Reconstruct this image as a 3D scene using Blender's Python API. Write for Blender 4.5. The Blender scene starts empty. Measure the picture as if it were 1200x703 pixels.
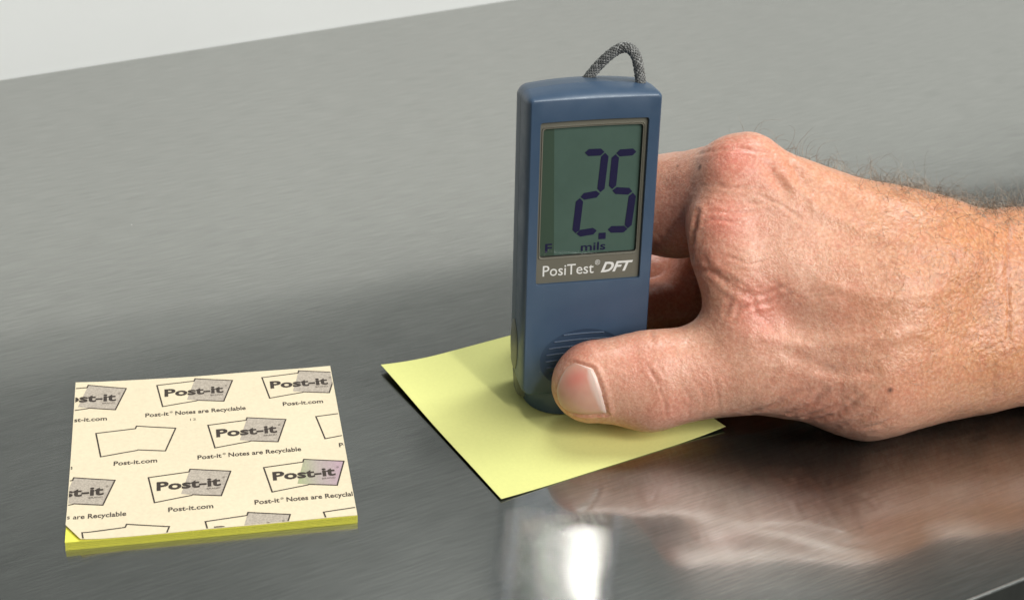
import bpy, bmesh, math, random
import numpy as np
from mathutils import Vector, Matrix, noise as mnoise

# ------------------------------------------------------------------ camera
# all measures below are written in millimetres and scaled by MM
MM = 0.001
scene = bpy.context.scene
COL = scene.collection
R = math.radians

cam_d = bpy.data.cameras.new('camera')
cam = bpy.data.objects.new('camera', cam_d)
COL.objects.link(cam)
cam.location = (-108.957 * MM, -391.177 * MM, 267.743 * MM)
cam.rotation_euler = (R(60.509), R(-1.636), R(-11.651))
cam_d.sensor_width = 36.0
cam_d.lens = 1897.19 * 36.0 / 1200.0
cam_d.clip_start = 0.01
cam_d.clip_end = 50.0
cam_d.dof.use_dof = True
cam_d.dof.focus_distance = 0.462
cam_d.dof.aperture_fstop = 30.0
scene.camera = cam

# ------------------------------------------------------------------ light
world = bpy.data.worlds.new('World')
scene.world = world
world.use_nodes = True
bg = world.node_tree.nodes['Background']
bg.inputs[0].default_value = (0.93, 1.0, 0.97, 1)
bg.inputs[1].default_value = 0.165


def area_light(name, loc, target, sx, sy, power, color):
    d = bpy.data.lights.new(name, 'AREA')
    d.shape = 'RECTANGLE'
    d.size, d.size_y = sx * MM, sy * MM
    d.energy = power
    d.color = color
    o = bpy.data.objects.new(name, d)
    COL.objects.link(o)
    o.location = Vector(loc) * MM
    z = (Vector(loc) - Vector(target)).normalized()
    o.rotation_euler = z.to_track_quat('Z', 'Y').to_euler()
    return o


def tube_light(name, loc, length, width, power, color):
    """ceiling lamp facing straight down, its long side running away from the table"""
    d = bpy.data.lights.new(name, 'AREA')
    d.shape = 'RECTANGLE'
    d.size, d.size_y = width * MM, length * MM
    d.energy = power
    d.color = color
    o = bpy.data.objects.new(name, d)
    COL.objects.link(o)
    o.location = Vector(loc) * MM
    o.rotation_euler.z = R(13.2)
    return o


# two ceiling strips in front (mirrored in the gauge's display) and soft panels
tube_light('ceiling_strip', (480, -1300, 1500), 620, 36, 13.0, (1.0, 0.97, 0.92))
tube_light('ceiling_strip', (428, -1300, 1500), 620, 18, 1.6, (1.0, 0.97, 0.92))
area_light('ceiling_panel', (200, 170, 1500), (0, 0, 0), 260, 600, 8.0, (0.97, 1.0, 0.97))
area_light('ceiling_panel', (600, 380, 1500), (0, 0, 0), 260, 600, 7.0, (0.97, 1.0, 0.97))
area_light('front_fill', (1050, -1400, 980), (0, 0, 60), 1500, 900, 28.0, (1.0, 0.985, 0.95))  # soft fill panel added to brighten upright front faces

scene.view_settings.view_transform = 'Standard'
scene.view_settings.look = 'None'
scene.view_settings.exposure = 0.17
scene.view_settings.gamma = 1.0
scene.view_settings.use_curve_mapping = False
scene.cycles.use_denoising = True
scene.cycles.caustics_reflective = False
scene.cycles.sample_clamp_indirect = 80.0      # keep the lamps' mirror images bright

# ------------------------------------------------------------------ helpers


def obj(name, verts, faces, mat, parent=None, smooth=True, sharp=None):
    me = bpy.data.meshes.new(name)
    me.from_pydata([tuple(c * MM for c in v) for v in verts], [], faces)
    me.update()
    return link(name, me, mat, parent, smooth, sharp)


def link(name, me, mat, parent=None, smooth=True, sharp=None):
    o = bpy.data.objects.new(name, me)
    COL.objects.link(o)
    if mat:
        me.materials.append(mat)
    if smooth:
        me.polygons.foreach_set('use_smooth', [True] * len(me.polygons))
        if sharp is not None:
            me.set_sharp_from_angle(angle=R(sharp))
    if parent:
        o.parent = parent
    return o


def bm_obj(name, bm, mat, parent=None, smooth=True, sharp=30):
    """bm in millimetres"""
    bmesh.ops.recalc_face_normals(bm, faces=bm.faces)
    for v in bm.verts:
        v.co *= MM
    me = bpy.data.meshes.new(name)
    bm.to_mesh(me)
    bm.free()
    return link(name, me, mat, parent, smooth, sharp)


def tag(o, label=None, cat=None, group=None, kind=None):
    for k, v in (('label', label), ('category', cat), ('group', group), ('kind', kind)):
        if v:
            o[k] = v
    return o


class Nodes:
    def __init__(self, name):
        self.m = bpy.data.materials.new(name)
        self.m.use_nodes = True
        self.t = self.m.node_tree
        self.t.nodes.clear()
        self.out = self.t.nodes.new('ShaderNodeOutputMaterial')

    def n(self, typ, **kw):
        nd = self.t.nodes.new('ShaderNode' + typ)
        for k, v in kw.items():
            setattr(nd, k, v)
        return nd

    def set(self, nd, key, v):
        if isinstance(v, bpy.types.NodeSocket):
            self.t.links.new(v, nd.inputs[key])
        else:
            nd.inputs[key].default_value = v

    def principled(self, **kw):
        nd = self.n('BsdfPrincipled')
        for k, v in kw.items():
            self.set(nd, k.replace('_', ' ').title() if k not in ('IOR',) else k, v)
        return nd

    def finish(self, shader):
        self.t.links.new(shader, self.out.inputs['Surface'])
        return self.m

    def coords(self, scale=(1, 1, 1), rot=(0, 0, 0), kind='Object', loc=(0, 0, 0)):
        tc = self.n('TexCoord')
        mp = self.n('Mapping')
        mp.inputs['Scale'].default_value = scale
        mp.inputs['Rotation'].default_value = rot
        mp.inputs['Location'].default_value = loc
        self.t.links.new(tc.outputs[kind], mp.inputs[0])
        return mp.outputs[0]

    def noise(self, vec, scale, detail=4, rough=0.55, dist=0.0):
        nd = self.n('TexNoise')
        self.set(nd, 'Vector', vec)
        self.set(nd, 'Scale', scale)
        self.set(nd, 'Detail', detail)
        self.set(nd, 'Roughness', rough)
        self.set(nd, 'Distortion', dist)
        return nd.outputs['Fac']

    def ramp(self, fac, stops):
        nd = self.n('ValToRGB')
        el = nd.color_ramp.elements
        while len(el) < len(stops):
            el.new(0.5)
        for e, (p, c) in zip(el, stops):
            e.position = p
            e.color = c if len(c) == 4 else (*c, 1)
        self.set(nd, 0, fac)
        return nd.outputs[0]

    def mapr(self, fac, a, b, c, d):
        nd = self.n('MapRange')
        for i, v in enumerate((fac, a, b, c, d)):
            self.set(nd, i, v)
        return nd.outputs[0]

    def mix(self, fac, a, b, mode='MIX'):
        nd = self.n('Mix', data_type='RGBA', blend_type=mode)
        self.set(nd, 0, fac)
        self.set(nd, 6, a if not isinstance(a, tuple) or len(a) == 4 else (*a, 1))
        self.set(nd, 7, b if not isinstance(b, tuple) or len(b) == 4 else (*b, 1))
        return nd.outputs[2]

    def math(self, op, a, b=0.0):
        nd = self.n('Math', operation=op)
        self.set(nd, 0, a)
        self.set(nd, 1, b)
        return nd.outputs[0]

    def bump(self, height, strength, dist, normal=None):
        nd = self.n('Bump')
        self.set(nd, 'Strength', strength)
        self.set(nd, 'Distance', dist)
        self.set(nd, 'Height', height)
        if normal is not None:
            self.set(nd, 'Normal', normal)
        return nd.outputs[0]


def c4(r, g, b):
    return (r, g, b, 1)


def srgb(r, g, b):
    f = lambda c: (c / 255 / 12.92) if c / 255 <= 0.04045 else ((c / 255 + 0.055) / 1.055) ** 2.4
    return (f(r), f(g), f(b), 1)


# ------------------------------------------------------------------ materials
GRAIN = 0.304      # direction of the table's edges and of the brushing


def mat_steel():
    k = Nodes('brushed_steel')
    # object x runs along the brushing
    fine = k.noise(k.coords((210, 3600, 1)), 1.0, 3, 0.6)
    mid = k.noise(k.coords((75, 1300, 1)), 1.0, 3, 0.6)
    wide = k.noise(k.coords((5, 12, 1)), 1.0, 3, 0.5)
    h = k.math('ADD', k.math('MULTIPLY', fine, 0.6), k.math('MULTIPLY', mid, 0.6))
    col = k.ramp(mid, [(0.25, (0.37, 0.372, 0.355)), (0.75, (0.50, 0.502, 0.48))])
    # a few specks of dust
    vo = k.n('TexVoronoi'); k.set(vo, 'Vector', k.coords()); k.set(vo, 'Scale', 42.0)
    sp = k.n('SeparateColor'); k.set(sp, 0, vo.outputs['Color'])
    speck = k.math('MULTIPLY', k.mapr(vo.outputs['Distance'], 0.010, 0.016, 1.0, 0.0), k.mapr(sp.outputs[0], 0.55, 0.56, 0.0, 1.0))
    # brushed along x: part of the gloss stays crisp, part smears across the brushing
    vec = k.n('CombineXYZ')
    k.set(vec, 0, -math.sin(GRAIN)); k.set(vec, 1, math.cos(GRAIN)); k.set(vec, 2, 0.0)
    mx = k.n('MixShader')
    smudge = k.noise(k.coords((22, 30, 1)), 1.0, 5, 0.65, 0.6)
    k.set(mx, 0, k.mapr(smudge, 0.3, 0.7, 0.50, 0.70))
    for i, (r0, r1, bst) in enumerate(((0.036, 0.048, 0.035), (0.145, 0.17, 0.12))):
        p = k.principled(base_color=k.mix(speck, col, (0.85, 0.85, 0.8)), metallic=k.math('SUBTRACT', 1.0, speck),
                         roughness=k.mapr(wide, 0.3, 0.7, r0, r1))
        k.set(p, 'Anisotropic', 1.0)
        k.set(p, 'Tangent', vec.outputs[0])
        k.set(p, 'Normal', k.bump(h, bst, 0.0002))
        k.set(mx, i + 1, p.outputs[0])
    return k.finish(mx.outputs[0])


def mat_simple(name, col, rough=0.5, metallic=0.0, bump=None, var=None, spec=0.5):
    k = Nodes(name)
    base = col
    if var:
        scale, amt = var
        f = k.noise(k.coords(), scale, 5, 0.6)
        lo = tuple(c * (1 - amt) for c in col[:3])
        hi = tuple(min(1, c * (1 + amt)) for c in col[:3])
        base = k.ramp(f, [(0.3, lo), (0.7, hi)])
    p = k.principled(base_color=base, roughness=rough, metallic=metallic)
    k.set(p, 'Specular IOR Level', spec)
    if bump:
        scale, st, dist = bump
        k.set(p, 'Normal', k.bump(k.noise(k.coords(), scale, 4, 0.6), st, dist))
    return k.finish(p.outputs[0])


def mat_paper(name, col, amt=0.03):
    k = Nodes(name)
    f = k.noise(k.coords(), 900, 5, 0.7)
    g = k.noise(k.coords(), 35, 3, 0.5)
    f2 = k.math('ADD', k.math('MULTIPLY', f, 0.7), k.math('MULTIPLY', g, 0.3))
    base = k.ramp(f2, [(0.35, tuple(c * (1 - amt) for c in col[:3])), (0.65, tuple(min(1, c * (1 + amt)) for c in col[:3]))])
    p = k.principled(base_color=base, roughness=0.8)
    k.set(p, 'Specular IOR Level', 0.25)
    k.set(p, 'Normal', k.bump(f, 0.12, 0.00008))
    return k.finish(p.outputs[0])


M_STEEL = mat_steel()
M_WALL = mat_simple('white_paint', c4(0.86, 0.88, 0.865), 0.7, bump=(60, 0.1, 0.001), var=(4, 0.02))
M_ADDED_WALL = mat_simple('added_wall_grey', c4(0.48, 0.49, 0.48), 0.8, var=(3, 0.04))
M_EDGE = mat_simple('polished_edge', c4(0.62, 0.62, 0.6), 0.22, 1.0)
M_DARK = mat_simple('dark_floor', c4(0.035, 0.037, 0.034), 0.6, var=(12, 0.3))  # floor in a plain dark tone
M_NOTE = mat_paper('yellow_note_paper', c4(0.72, 0.72, 0.27))
M_NOTE_EDGE = mat_paper('bright_yellow_paper', c4(0.95, 0.92, 0.13))
M_COVER = mat_paper('cream_cover_paper', c4(0.79, 0.68, 0.49), 0.06)
M_INK = mat_simple('dark_brown_ink', c4(0.045, 0.032, 0.024), 0.7, var=(1500, 0.35))
M_INK2 = mat_simple('light_ink', c4(0.11, 0.085, 0.07), 0.7, var=(1500, 0.4))


def mat_blue():
    k = Nodes('blue_plastic')
    co = k.coords()
    f = k.noise(co, 70, 5, 0.65)
    base = k.ramp(f, [(0.3, (0.041, 0.074, 0.128)), (0.7, (0.049, 0.086, 0.146))])
    # dust specks and small scuffs
    vo = k.n('TexVoronoi'); k.set(vo, 'Vector', co); k.set(vo, 'Scale', 330.0)
    sp = k.n('SeparateColor'); k.set(sp, 0, vo.outputs['Color'])
    speck = k.math('MULTIPLY', k.mapr(vo.outputs['Distance'], 0.03, 0.07, 1.0, 0.0), k.mapr(sp.outputs[0], 0.86, 0.88, 0.0, 0.5))
    sc = k.noise(k.coords((900, 900, 90), (0.3, 0.2, 0.4)), 1.0, 2, 0.5)
    scuff = k.math('MULTIPLY', k.mapr(sc, 0.70, 0.76, 0.0, 0.35), k.mapr(k.noise(co, 45, 2, 0.5), 0.52, 0.62, 0.0, 1.0))
    base = k.mix(k.math('MAXIMUM', speck, scuff), base, (0.20, 0.25, 0.32))
    p = k.principled(base_color=base, roughness=k.mapr(k.noise(co, 120, 4, 0.7), 0.3, 0.7, 0.30, 0.46))
    k.set(p, 'Normal', k.bump(k.noise(co, 2600, 3, 0.6), 0.14, 0.00005))
    return k.finish(p.outputs[0])


M_BLUE = mat_blue()
M_BLUE2 = mat_simple('dark_blue_rubber', c4(0.040, 0.070, 0.125), 0.5, bump=(2500, 0.1, 0.00005))
M_BACKSHELL = mat_simple('rear_shell_plastic', c4(0.050, 0.080, 0.125), 0.45, bump=(2500, 0.10, 0.00004))
M_GREY_PAD = mat_simple('grey_side_pad', c4(0.12, 0.125, 0.10), 0.4)
M_BEZEL = mat_simple('display_bezel', c4(0.150, 0.142, 0.112), 0.6, var=(60, 0.05), spec=0.2)
M_DARKLINE = mat_simple('seam_and_recess_shade', c4(0.035, 0.032, 0.028), 0.6)  # seam colour, also the shade painted on the bezel's inner side
M_LCD = mat_simple('lcd_green', c4(0.086, 0.136, 0.115), 0.8, var=(120, 0.06), spec=0.0)
M_SEG = mat_simple('lcd_segment', c4(0.024, 0.021, 0.064), 0.8, spec=0.0)
M_LCD_SHADE = mat_simple('lcd_side_shade', c4(0.060, 0.092, 0.068), 0.8, spec=0.0)
M_WHITE = mat_simple('white_print', c4(0.75, 0.75, 0.72), 0.5)


def mat_logo_grey():
    k = Nodes('grey_logo_print')
    f = k.noise(k.coords(), 1800, 3, 0.7)
    base = k.ramp(f, [(0.42, (0.40, 0.34, 0.28)), (0.58, (0.53, 0.46, 0.38))])
    p = k.principled(base_color=base, roughness=0.75)
    return k.finish(p.outputs[0])


def mat_logo_tint():
    k = Nodes('tinted_logo_print')
    tc = k.coords((1, 1, 1), kind='Generated')
    s = k.n('SeparateXYZ'); k.set(s, 0, tc)
    f = k.noise(k.coords(), 1800, 3, 0.7)
    tint = k.ramp(s.outputs[0], [(0.05, (0.42, 0.46, 0.24)), (0.45, (0.47, 0.40, 0.36)), (0.9, (0.52, 0.36, 0.42))])
    base = k.mix(k.mapr(f, 0.4, 0.6, 0.0, 0.35), tint, (0.30, 0.24, 0.22))
    p = k.principled(base_color=base, roughness=0.75)
    return k.finish(p.outputs[0])


M_LOGO = mat_logo_grey()
M_LOGO_T = mat_logo_tint()


def mat_window():
    k = Nodes('clear_window')
    lw = k.n('LayerWeight'); k.set(lw, 'Blend', 0.5)
    fr = k.math('ADD', k.math('MULTIPLY', k.math('POWER', lw.outputs['Facing'], 5.0), 0.95), 0.045)
    tr = k.n('BsdfTransparent'); k.set(tr, 0, (0.96, 0.97, 0.95, 1))
    gl = k.n('BsdfGlossy'); k.set(gl, 'Roughness', 0.02)
    mx = k.n('MixShader')
    k.set(mx, 0, fr); k.set(mx, 1, tr.outputs[0]); k.set(mx, 2, gl.outputs[0])
    return k.finish(mx.outputs[0])


M_WINDOW = mat_window()


def mat_cord():
    k = Nodes('braided_cord')
    at = k.n('Attribute', attribute_name='Col')
    p = k.principled(base_color=at.outputs['Color'], roughness=0.35)
    f = k.noise(k.coords((1, 1, 1)), 4000, 2, 0.5)
    k.set(p, 'Normal', k.bump(f, 0.3, 0.0001))
    return k.finish(p.outputs[0])


M_CORD = mat_cord()


def mat_skin():
    k = Nodes('skin')
    at = k.n('Attribute', attribute_name='Tone')          # r pink, g tan, b crease, alpha mole
    s = k.n('SeparateColor'); k.set(s, 0, at.outputs['Color'])
    pink, tan, crease = s.outputs[0], s.outputs[1], s.outputs[2]
    co = k.coords()
    big = k.noise(co, 60, 4, 0.6)
    mid = k.noise(co, 240, 4, 0.65)
    fine = k.noise(co, 1100, 3, 0.6)
    base = k.mix(k.mapr(big, 0.3, 0.7, 0.0, 1.0), (0.62, 0.305, 0.20), (0.71, 0.395, 0.275))
    base = k.mix(pink, base, (0.66, 0.20, 0.145))
    base = k.mix(tan, base, (0.62, 0.275, 0.122))
    base = k.mix(k.mapr(mid, 0.45, 0.72, 0.0, 0.55), base, (0.60, 0.21, 0.13))
    base = k.mix(k.mapr(fine, 0.45, 0.75, 0.0, 0.45), base, (0.84, 0.58, 0.44))
    base = k.mix(k.mapr(fine, 0.5, 0.3, 0.0, 0.30), base, (0.46, 0.19, 0.12))
    base = k.mix(crease, base, (0.42, 0.13, 0.085))
    # freckles on the wrist side
    vo = k.n('TexVoronoi'); k.set(vo, 'Vector', co); k.set(vo, 'Scale', 150.0); k.set(vo, 'Randomness', 1.0)
    fre = k.mapr(vo.outputs['Distance'], 0.03, 0.17, 1.0, 0.0)
    sep = k.n('SeparateColor'); k.set(sep, 0, vo.outputs['Color'])
    pick = k.mapr(sep.outputs[0], 0.70, 0.9, 0.0, 0.6)
    fmask = k.math('MULTIPLY', k.math('MULTIPLY', fre, pick), tan)
    base = k.mix(fmask, base, (0.24, 0.085, 0.035))
    base = k.mix(at.outputs['Alpha'], base, (0.10, 0.035, 0.02))
    # relief: fine criss-cross lines, pebbly towards the wrist
    wob = k.n('TexNoise'); k.set(wob, 'Vector', co); k.set(wob, 'Scale', 420.0); k.set(wob, 'Detail', 2.0)
    sc = k.n('VectorMath', operation='SCALE'); k.set(sc, 0, wob.outputs['Color']); k.set(sc, 'Scale', 0.0016)
    wv = k.n('VectorMath', operation='ADD'); k.set(wv, 0, co); k.set(wv, 1, sc.outputs[0])
    v1 = k.n('TexVoronoi', feature='SMOOTH_F1'); k.set(v1, 'Vector', wv.outputs[0]); k.set(v1, 'Scale', 1500.0); k.set(v1, 'Smoothness', 0.4)
    v2 = k.n('TexVoronoi', feature='SMOOTH_F1'); k.set(v2, 'Vector', wv.outputs[0]); k.set(v2, 'Scale', 800.0); k.set(v2, 'Smoothness', 0.5)
    grain = k.noise(co, 2400, 3, 0.6)
    fur = k.math('MULTIPLY', k.mapr(v2.outputs['Distance'], 0.35, 0.75, 0.0, 1.0), k.math('ADD', k.math('MULTIPLY', tan, 0.32), 0.14))
    base = k.mix(fur, base, (0.44, 0.18, 0.10))  # furrow shade put into the skin colour for contrast
    h1 = k.math('MULTIPLY', v1.outputs['Distance'], -0.55)
    h2 = k.math('MULTIPLY', v2.outputs['Distance'], k.math('MULTIPLY', k.math('ADD', tan, 0.08), -1.4))
    h = k.math('ADD', k.math('ADD', h1, h2), k.math('MULTIPLY', grain, 0.35))
    h = k.math('ADD', h, k.math('MULTIPLY', fine, 0.7))
    # the relief is stronger in some places than in others
    h = k.math('MULTIPLY', h, k.mapr(k.noise(co, 110, 3, 0.6), 0.3, 0.7, 0.35, 1.15))
    nrm = k.bump(h, 0.5, 0.0003)
    rough = k.mapr(k.noise(co, 420, 4, 0.7), 0.3, 0.7, 0.28, 0.50)
    p = k.principled(base_color=base, roughness=rough)
    k.set(p, 'Subsurface Weight', 0.35)
    k.set(p, 'Subsurface Radius', (1.0, 0.36, 0.2))
    k.set(p, 'Subsurface Scale', 0.0016)
    k.set(p, 'Specular IOR Level', 0.5)
    k.set(p, 'Normal', nrm)
    return k.finish(p.outputs[0])


M_SKIN = mat_skin()


def mat_nail():
    k = Nodes('nail')
    at = k.n('Attribute', attribute_name='Tone')
    s = k.n('SeparateColor'); k.set(s, 0, at.outputs['Color'])
    co = k.coords()
    f = k.noise(co, 400, 3, 0.5)
    base = k.mix(f, (0.62, 0.33, 0.245), (0.68, 0.40, 0.30))
    base = k.mix(s.outputs[0], base, (0.68, 0.20, 0.16))
    base = k.mix(s.outputs[1], base, (0.72, 0.54, 0.47))
    p = k.principled(base_color=base, roughness=0.30)
    k.set(p, 'Subsurface Weight', 0.3)
    k.set(p, 'Subsurface Radius', (1.0, 0.36, 0.2))
    k.set(p, 'Subsurface Scale', 0.001)
    # ridges running along the nail (object x)
    g = k.noise(k.coords((30, 900, 900)), 1.0, 2, 0.5)
    k.set(p, 'Normal', k.bump(g, 0.25, 0.00008))
    return k.finish(p.outputs[0])


M_NAIL = mat_nail()


def mat_hair():
    k = Nodes('arm_hair')
    f = k.noise(k.coords(), 170, 3, 0.8)
    base = k.ramp(f, [(0.36, (0.08, 0.052, 0.035)), (0.48, (0.20, 0.14, 0.09)), (0.62, (0.50, 0.45, 0.38))])
    p = k.principled(base_color=base, roughness=0.4)
    return k.finish(p.outputs[0])


M_HAIR = mat_hair()

# ------------------------------------------------------------------ the setting


def grid_quads(nx, ny, off=0):
    return [(off + j * (nx + 1) + i, off + j * (nx + 1) + i + 1, off + (j + 1) * (nx + 1) + i + 1, off + (j + 1) * (nx + 1) + i)
            for j in range(ny) for i in range(nx)]


def build_setting():
    y0, y1 = -118.5, 335.0
    # table: a sheet whose front edge rolls down
    prof = [(y1, 0.0), (y0 + 0.9, 0.0)]
    for i in range(1, 9):
        a = i / 8 * math.pi / 2
        prof.append((y0 + 0.9 - 0.9 * math.sin(a), -0.9 + 0.9 * math.cos(a)))
    prof += [(y0, -35.0), (y0 + 1.5, -35.0)]
    xs = [-1200, -600, 0, 600, 1200]
    v, f = [], []
    for x in xs:
        v += [(x, y, z) for y, z in prof]
    n = len(prof)
    for i in range(len(xs) - 1):
        for j in range(n - 1):
            f.append((i * n + j, i * n + j + 1, (i + 1) * n + j + 1, (i + 1) * n + j))
    t = obj('table', v, f, M_STEEL, sharp=40)
    t.rotation_euler.z = GRAIN
    tag(t, kind='structure')
    # bead of lighter steel running along the rolled front edge
    bm = bmesh.new()
    ring = []
    for x in (-1200, 1200):
        ring.append([bm.verts.new((x, y0 + 0.15 + 0.62 * math.cos(a), -0.5 + 0.62 * math.sin(a)))
                     for a in [i / 10 * 2 * math.pi for i in range(10)]])
    for i in range(10):
        bm.faces.new((ring[0][i], ring[0][(i + 1) % 10], ring[1][(i + 1) % 10], ring[1][i]))
    bm_obj('front_edge', bm, M_EDGE, t)
    # white upstand standing behind the table
    v, f = [], []
    for x in (-900, 1200):
        top = 150.0 + 0.10 * x            # unseen upper edge, sloped to shape the table's reflected gradient
        v += [(x, y, z) for y, z in ((338.0, -30.0), (338.0, top), (352.0, top), (352.0, -30.0))]
    f = [(i, (i + 1) % 4, 4 + (i + 1) % 4, 4 + i) for i in range(4)] + [(0, 1, 2, 3), (4, 5, 6, 7)]
    w = obj('wall', v, f, M_WALL, smooth=False)
    w.rotation_euler.z = GRAIN
    tag(w, kind='structure')
    # grey backing added out of view to soften the table's reflected gradient
    v = [(-1500, 900, -300), (1800, 900, -300), (1800, 900, 560), (-1500, 900, 560),
         (-1500, 1000, -300), (1800, 1000, -300), (1800, 1000, 560), (-1500, 1000, 560)]
    f = [(0, 1, 2, 3), (3, 2, 6, 7), (5, 4, 7, 6), (1, 5, 6, 2), (4, 0, 3, 7)]
    added_wall = obj('wall', v, f, M_ADDED_WALL, smooth=False)  # added grey backing, out of view
    added_wall.rotation_euler.z = GRAIN
    tag(added_wall, kind='structure')
    v = [(-2500, -2500, -700), (2500, -2500, -700), (2500, 2500, -700), (-2500, 2500, -700)]
    fl = obj('floor', v, [(0, 1, 2, 3)], M_DARK, smooth=False)
    tag(fl, kind='structure')


build_setting()

# ------------------------------------------------------------------ text as flat print


def text_mesh(body, size, bold=0.0, shear=0.0, xs=1.0, align='LEFT', space=1.0):
    """returns (verts2d, faces) in mm, baseline at 0"""
    cu = bpy.data.curves.new('txt', 'FONT')
    cu.body = body
    cu.size = 1.0
    cu.offset = bold
    cu.shear = shear
    cu.space_character = space
    cu.align_x = align
    cu.resolution_u = 3
    o = bpy.data.objects.new('txt', cu)
    COL.objects.link(o)
    dg = bpy.context.evaluated_depsgraph_get()
    me = bpy.data.meshes.new_from_object(o.evaluated_get(dg))
    vs = [(v.co.x * size * xs, v.co.y * size) for v in me.vertices]
    fs = [tuple(p.vertices) for p in me.polygons]
    bpy.data.objects.remove(o)
    bpy.data.curves.remove(cu)
    bpy.data.meshes.remove(me)
    return vs, fs


def fit_text(body, x0, x1, y0, cap, **kw):
    vs, fs = text_mesh(body, 1.0, **kw)
    xa = min(v[0] for v in vs); xb = max(v[0] for v in vs)
    cv, _ = text_mesh('P', 1.0, **{k: v for k, v in kw.items() if k == 'bold'})
    h = max(v[1] for v in cv)
    return [(x0 + (x - xa) / (xb - xa) * (x1 - x0), y0 + y / h * cap) for x, y in vs], fs


def poly_line(pts, w, closed=True):
    """stroke of width w along a polygon, mitred, in 2-D"""
    n = len(pts)
    L, Rr = [], []
    for i in range(n):
        p = Vector(pts[i]); a = Vector(pts[(i - 1) % n]); b = Vector(pts[(i + 1) % n])
        d1 = (p - a).normalized(); d2 = (b - p).normalized()
        n1 = Vector((-d1.y, d1.x)); n2 = Vector((-d2.y, d2.x))
        m = (n1 + n2).normalized()
        s = w / 2 / max(0.35, m.dot(n1))
        L.append(p + m * s); Rr.append(p - m * s)
    vs = [tuple(v) for v in L] + [tuple(v) for v in Rr]
    fs = [(i, (i + 1) % n, n + (i + 1) % n, n + i) for i in range(n)]
    return vs, fs


# ------------------------------------------------------------------ note pad
SZ = 76.2


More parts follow.
